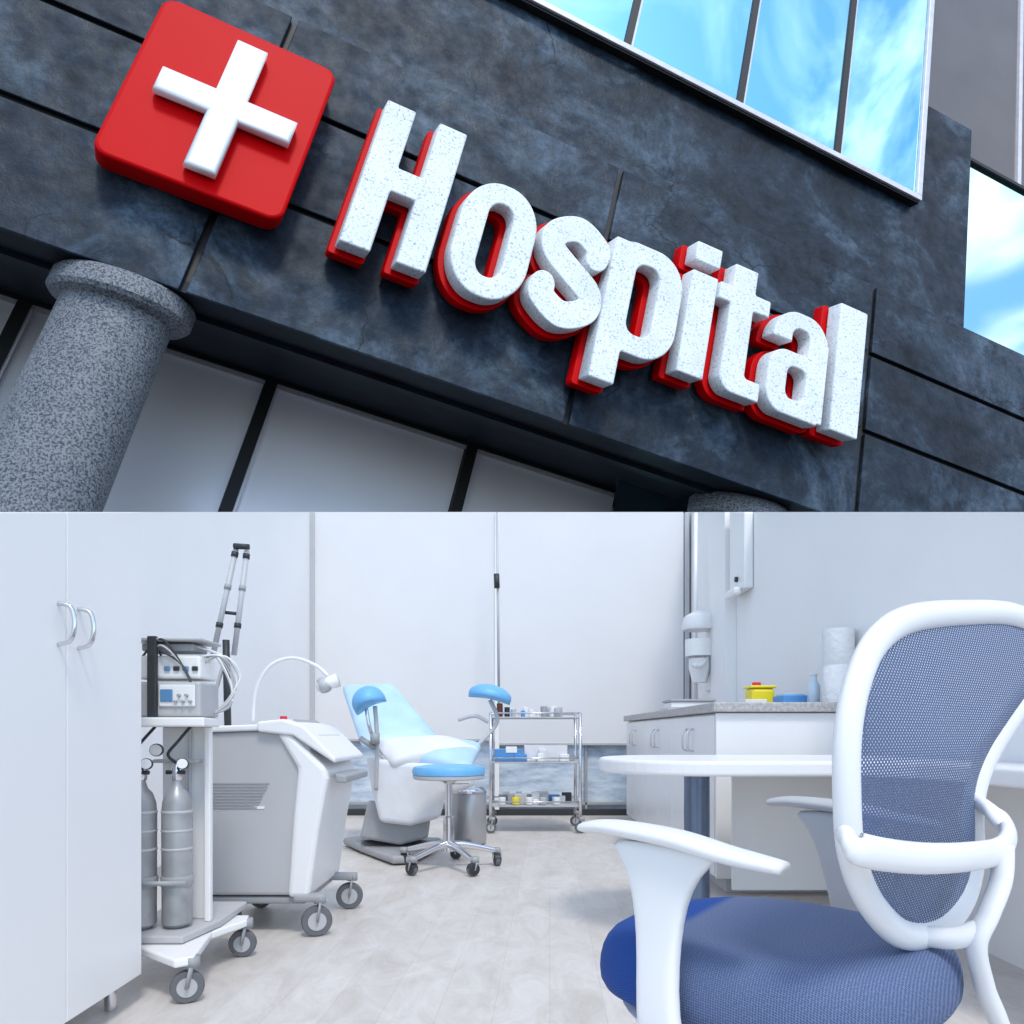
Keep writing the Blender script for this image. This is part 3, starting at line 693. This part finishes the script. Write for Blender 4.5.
ua=(q[0][0]+q[3][0])/2; ub=(q[1][0]+q[2][0])/2; va=(q[2][1]+q[3][1])/2; vc=(q[0][1]+q[1][1])/2
def rr_loop(u0,u1,v0,v1,r):
    out=[]
    for cx,cy,a0 in ((u1-r,v0+r,-90),(u1-r,v1-r,0),(u0+r,v1-r,90),(u0+r,v0+r,180)):
        for k in range(9): a=math.radians(a0+90*k/8); out.append((cx+r*math.cos(a),cy+r*math.sin(a)))
    return out
letter_mesh('plate',[rr_loop(ua,ub,va,vc,.32)],0,0,1,1,.1,ws,.08,RED,cs)
cu_,cv_=uv(227,107,ws+.2); 
al=abs(uv(252,46,ws+.2)[1]-uv(206,171,ws+.2)[1])/2; aw=abs(uv(237,42,ws+.2)[0]-uv(268,54,ws+.2)[0])/2
ah=abs(uv(159,76,ws+.2)[0]-uv(294,134,ws+.2)[0])/2
cr=[(-aw,-al),(aw,-al),(aw,-aw),(ah,-aw),(ah,aw),(aw,aw),(aw,al),(-aw,al),(-aw,aw),(-ah,aw),(-ah,-aw),(-aw,-aw)]
letter_mesh('cross',[cr],cu_,cv_,1,1,ws+.003,ws+.30,.08,mat('cross_white',(.76,.80,.83),.4,bump=.1,bscale=6),cs)
# ---------------------------------------------------------------- world, sun, camera
w=bpy.data.worlds.new('World'); scene.world=w; w.use_nodes=True; nt=w.node_tree
bg=nt.nodes['Background']; sky=nt.nodes.new('ShaderNodeTexSky'); sky.sky_type='NISHITA'; sky.sun_disc=False
SV=Vector((.18,-.48,.86)).normalized()
el=math.asin(SV.z); sky.sun_elevation=el; sky.sun_rotation=math.atan2(SV.x,SV.y)
tc=nt.nodes.new('ShaderNodeTexCoord').outputs['Generated']
cl=ramp(nt,noise(nt,tc,4.2,8,.56,1.1),[(.455,(0,0,0)),(.51,(.30,.30,.30)),(.60,(1,1,1))])
blue=mixc(nt,sky.outputs[0],(1.5,1.9,2.15),1.0,'MULTIPLY')
c=mixc(nt,blue,(12.2,11.5,10.8),cl)
nt.links.new(c,bg.inputs['Color']); bg.inputs['Strength'].default_value=.14
sl=bpy.data.lights.new('sun','SUN'); sl.energy=1.6; sl.angle=math.radians(12); sl.color=(1,.94,.86)
so=bpy.data.objects.new('sun',sl); COL.objects.link(so); so.rotation_euler=SV.to_track_quat('Z','Y').to_euler()
cam=bpy.data.cameras.new('camera'); co=bpy.data.objects.new('camera',cam); COL.objects.link(co)
cam.sensor_width=36; cam.lens=36*F/1024; cam.shift_y=221/1024; cam.clip_start=.05; cam.clip_end=1000
co.location=(0,0,CH); co.rotation_euler=(math.radians(90),0,0)
scene.camera=co
scene.view_settings.view_transform='Standard'; scene.view_settings.look='None'; scene.view_settings.exposure=0
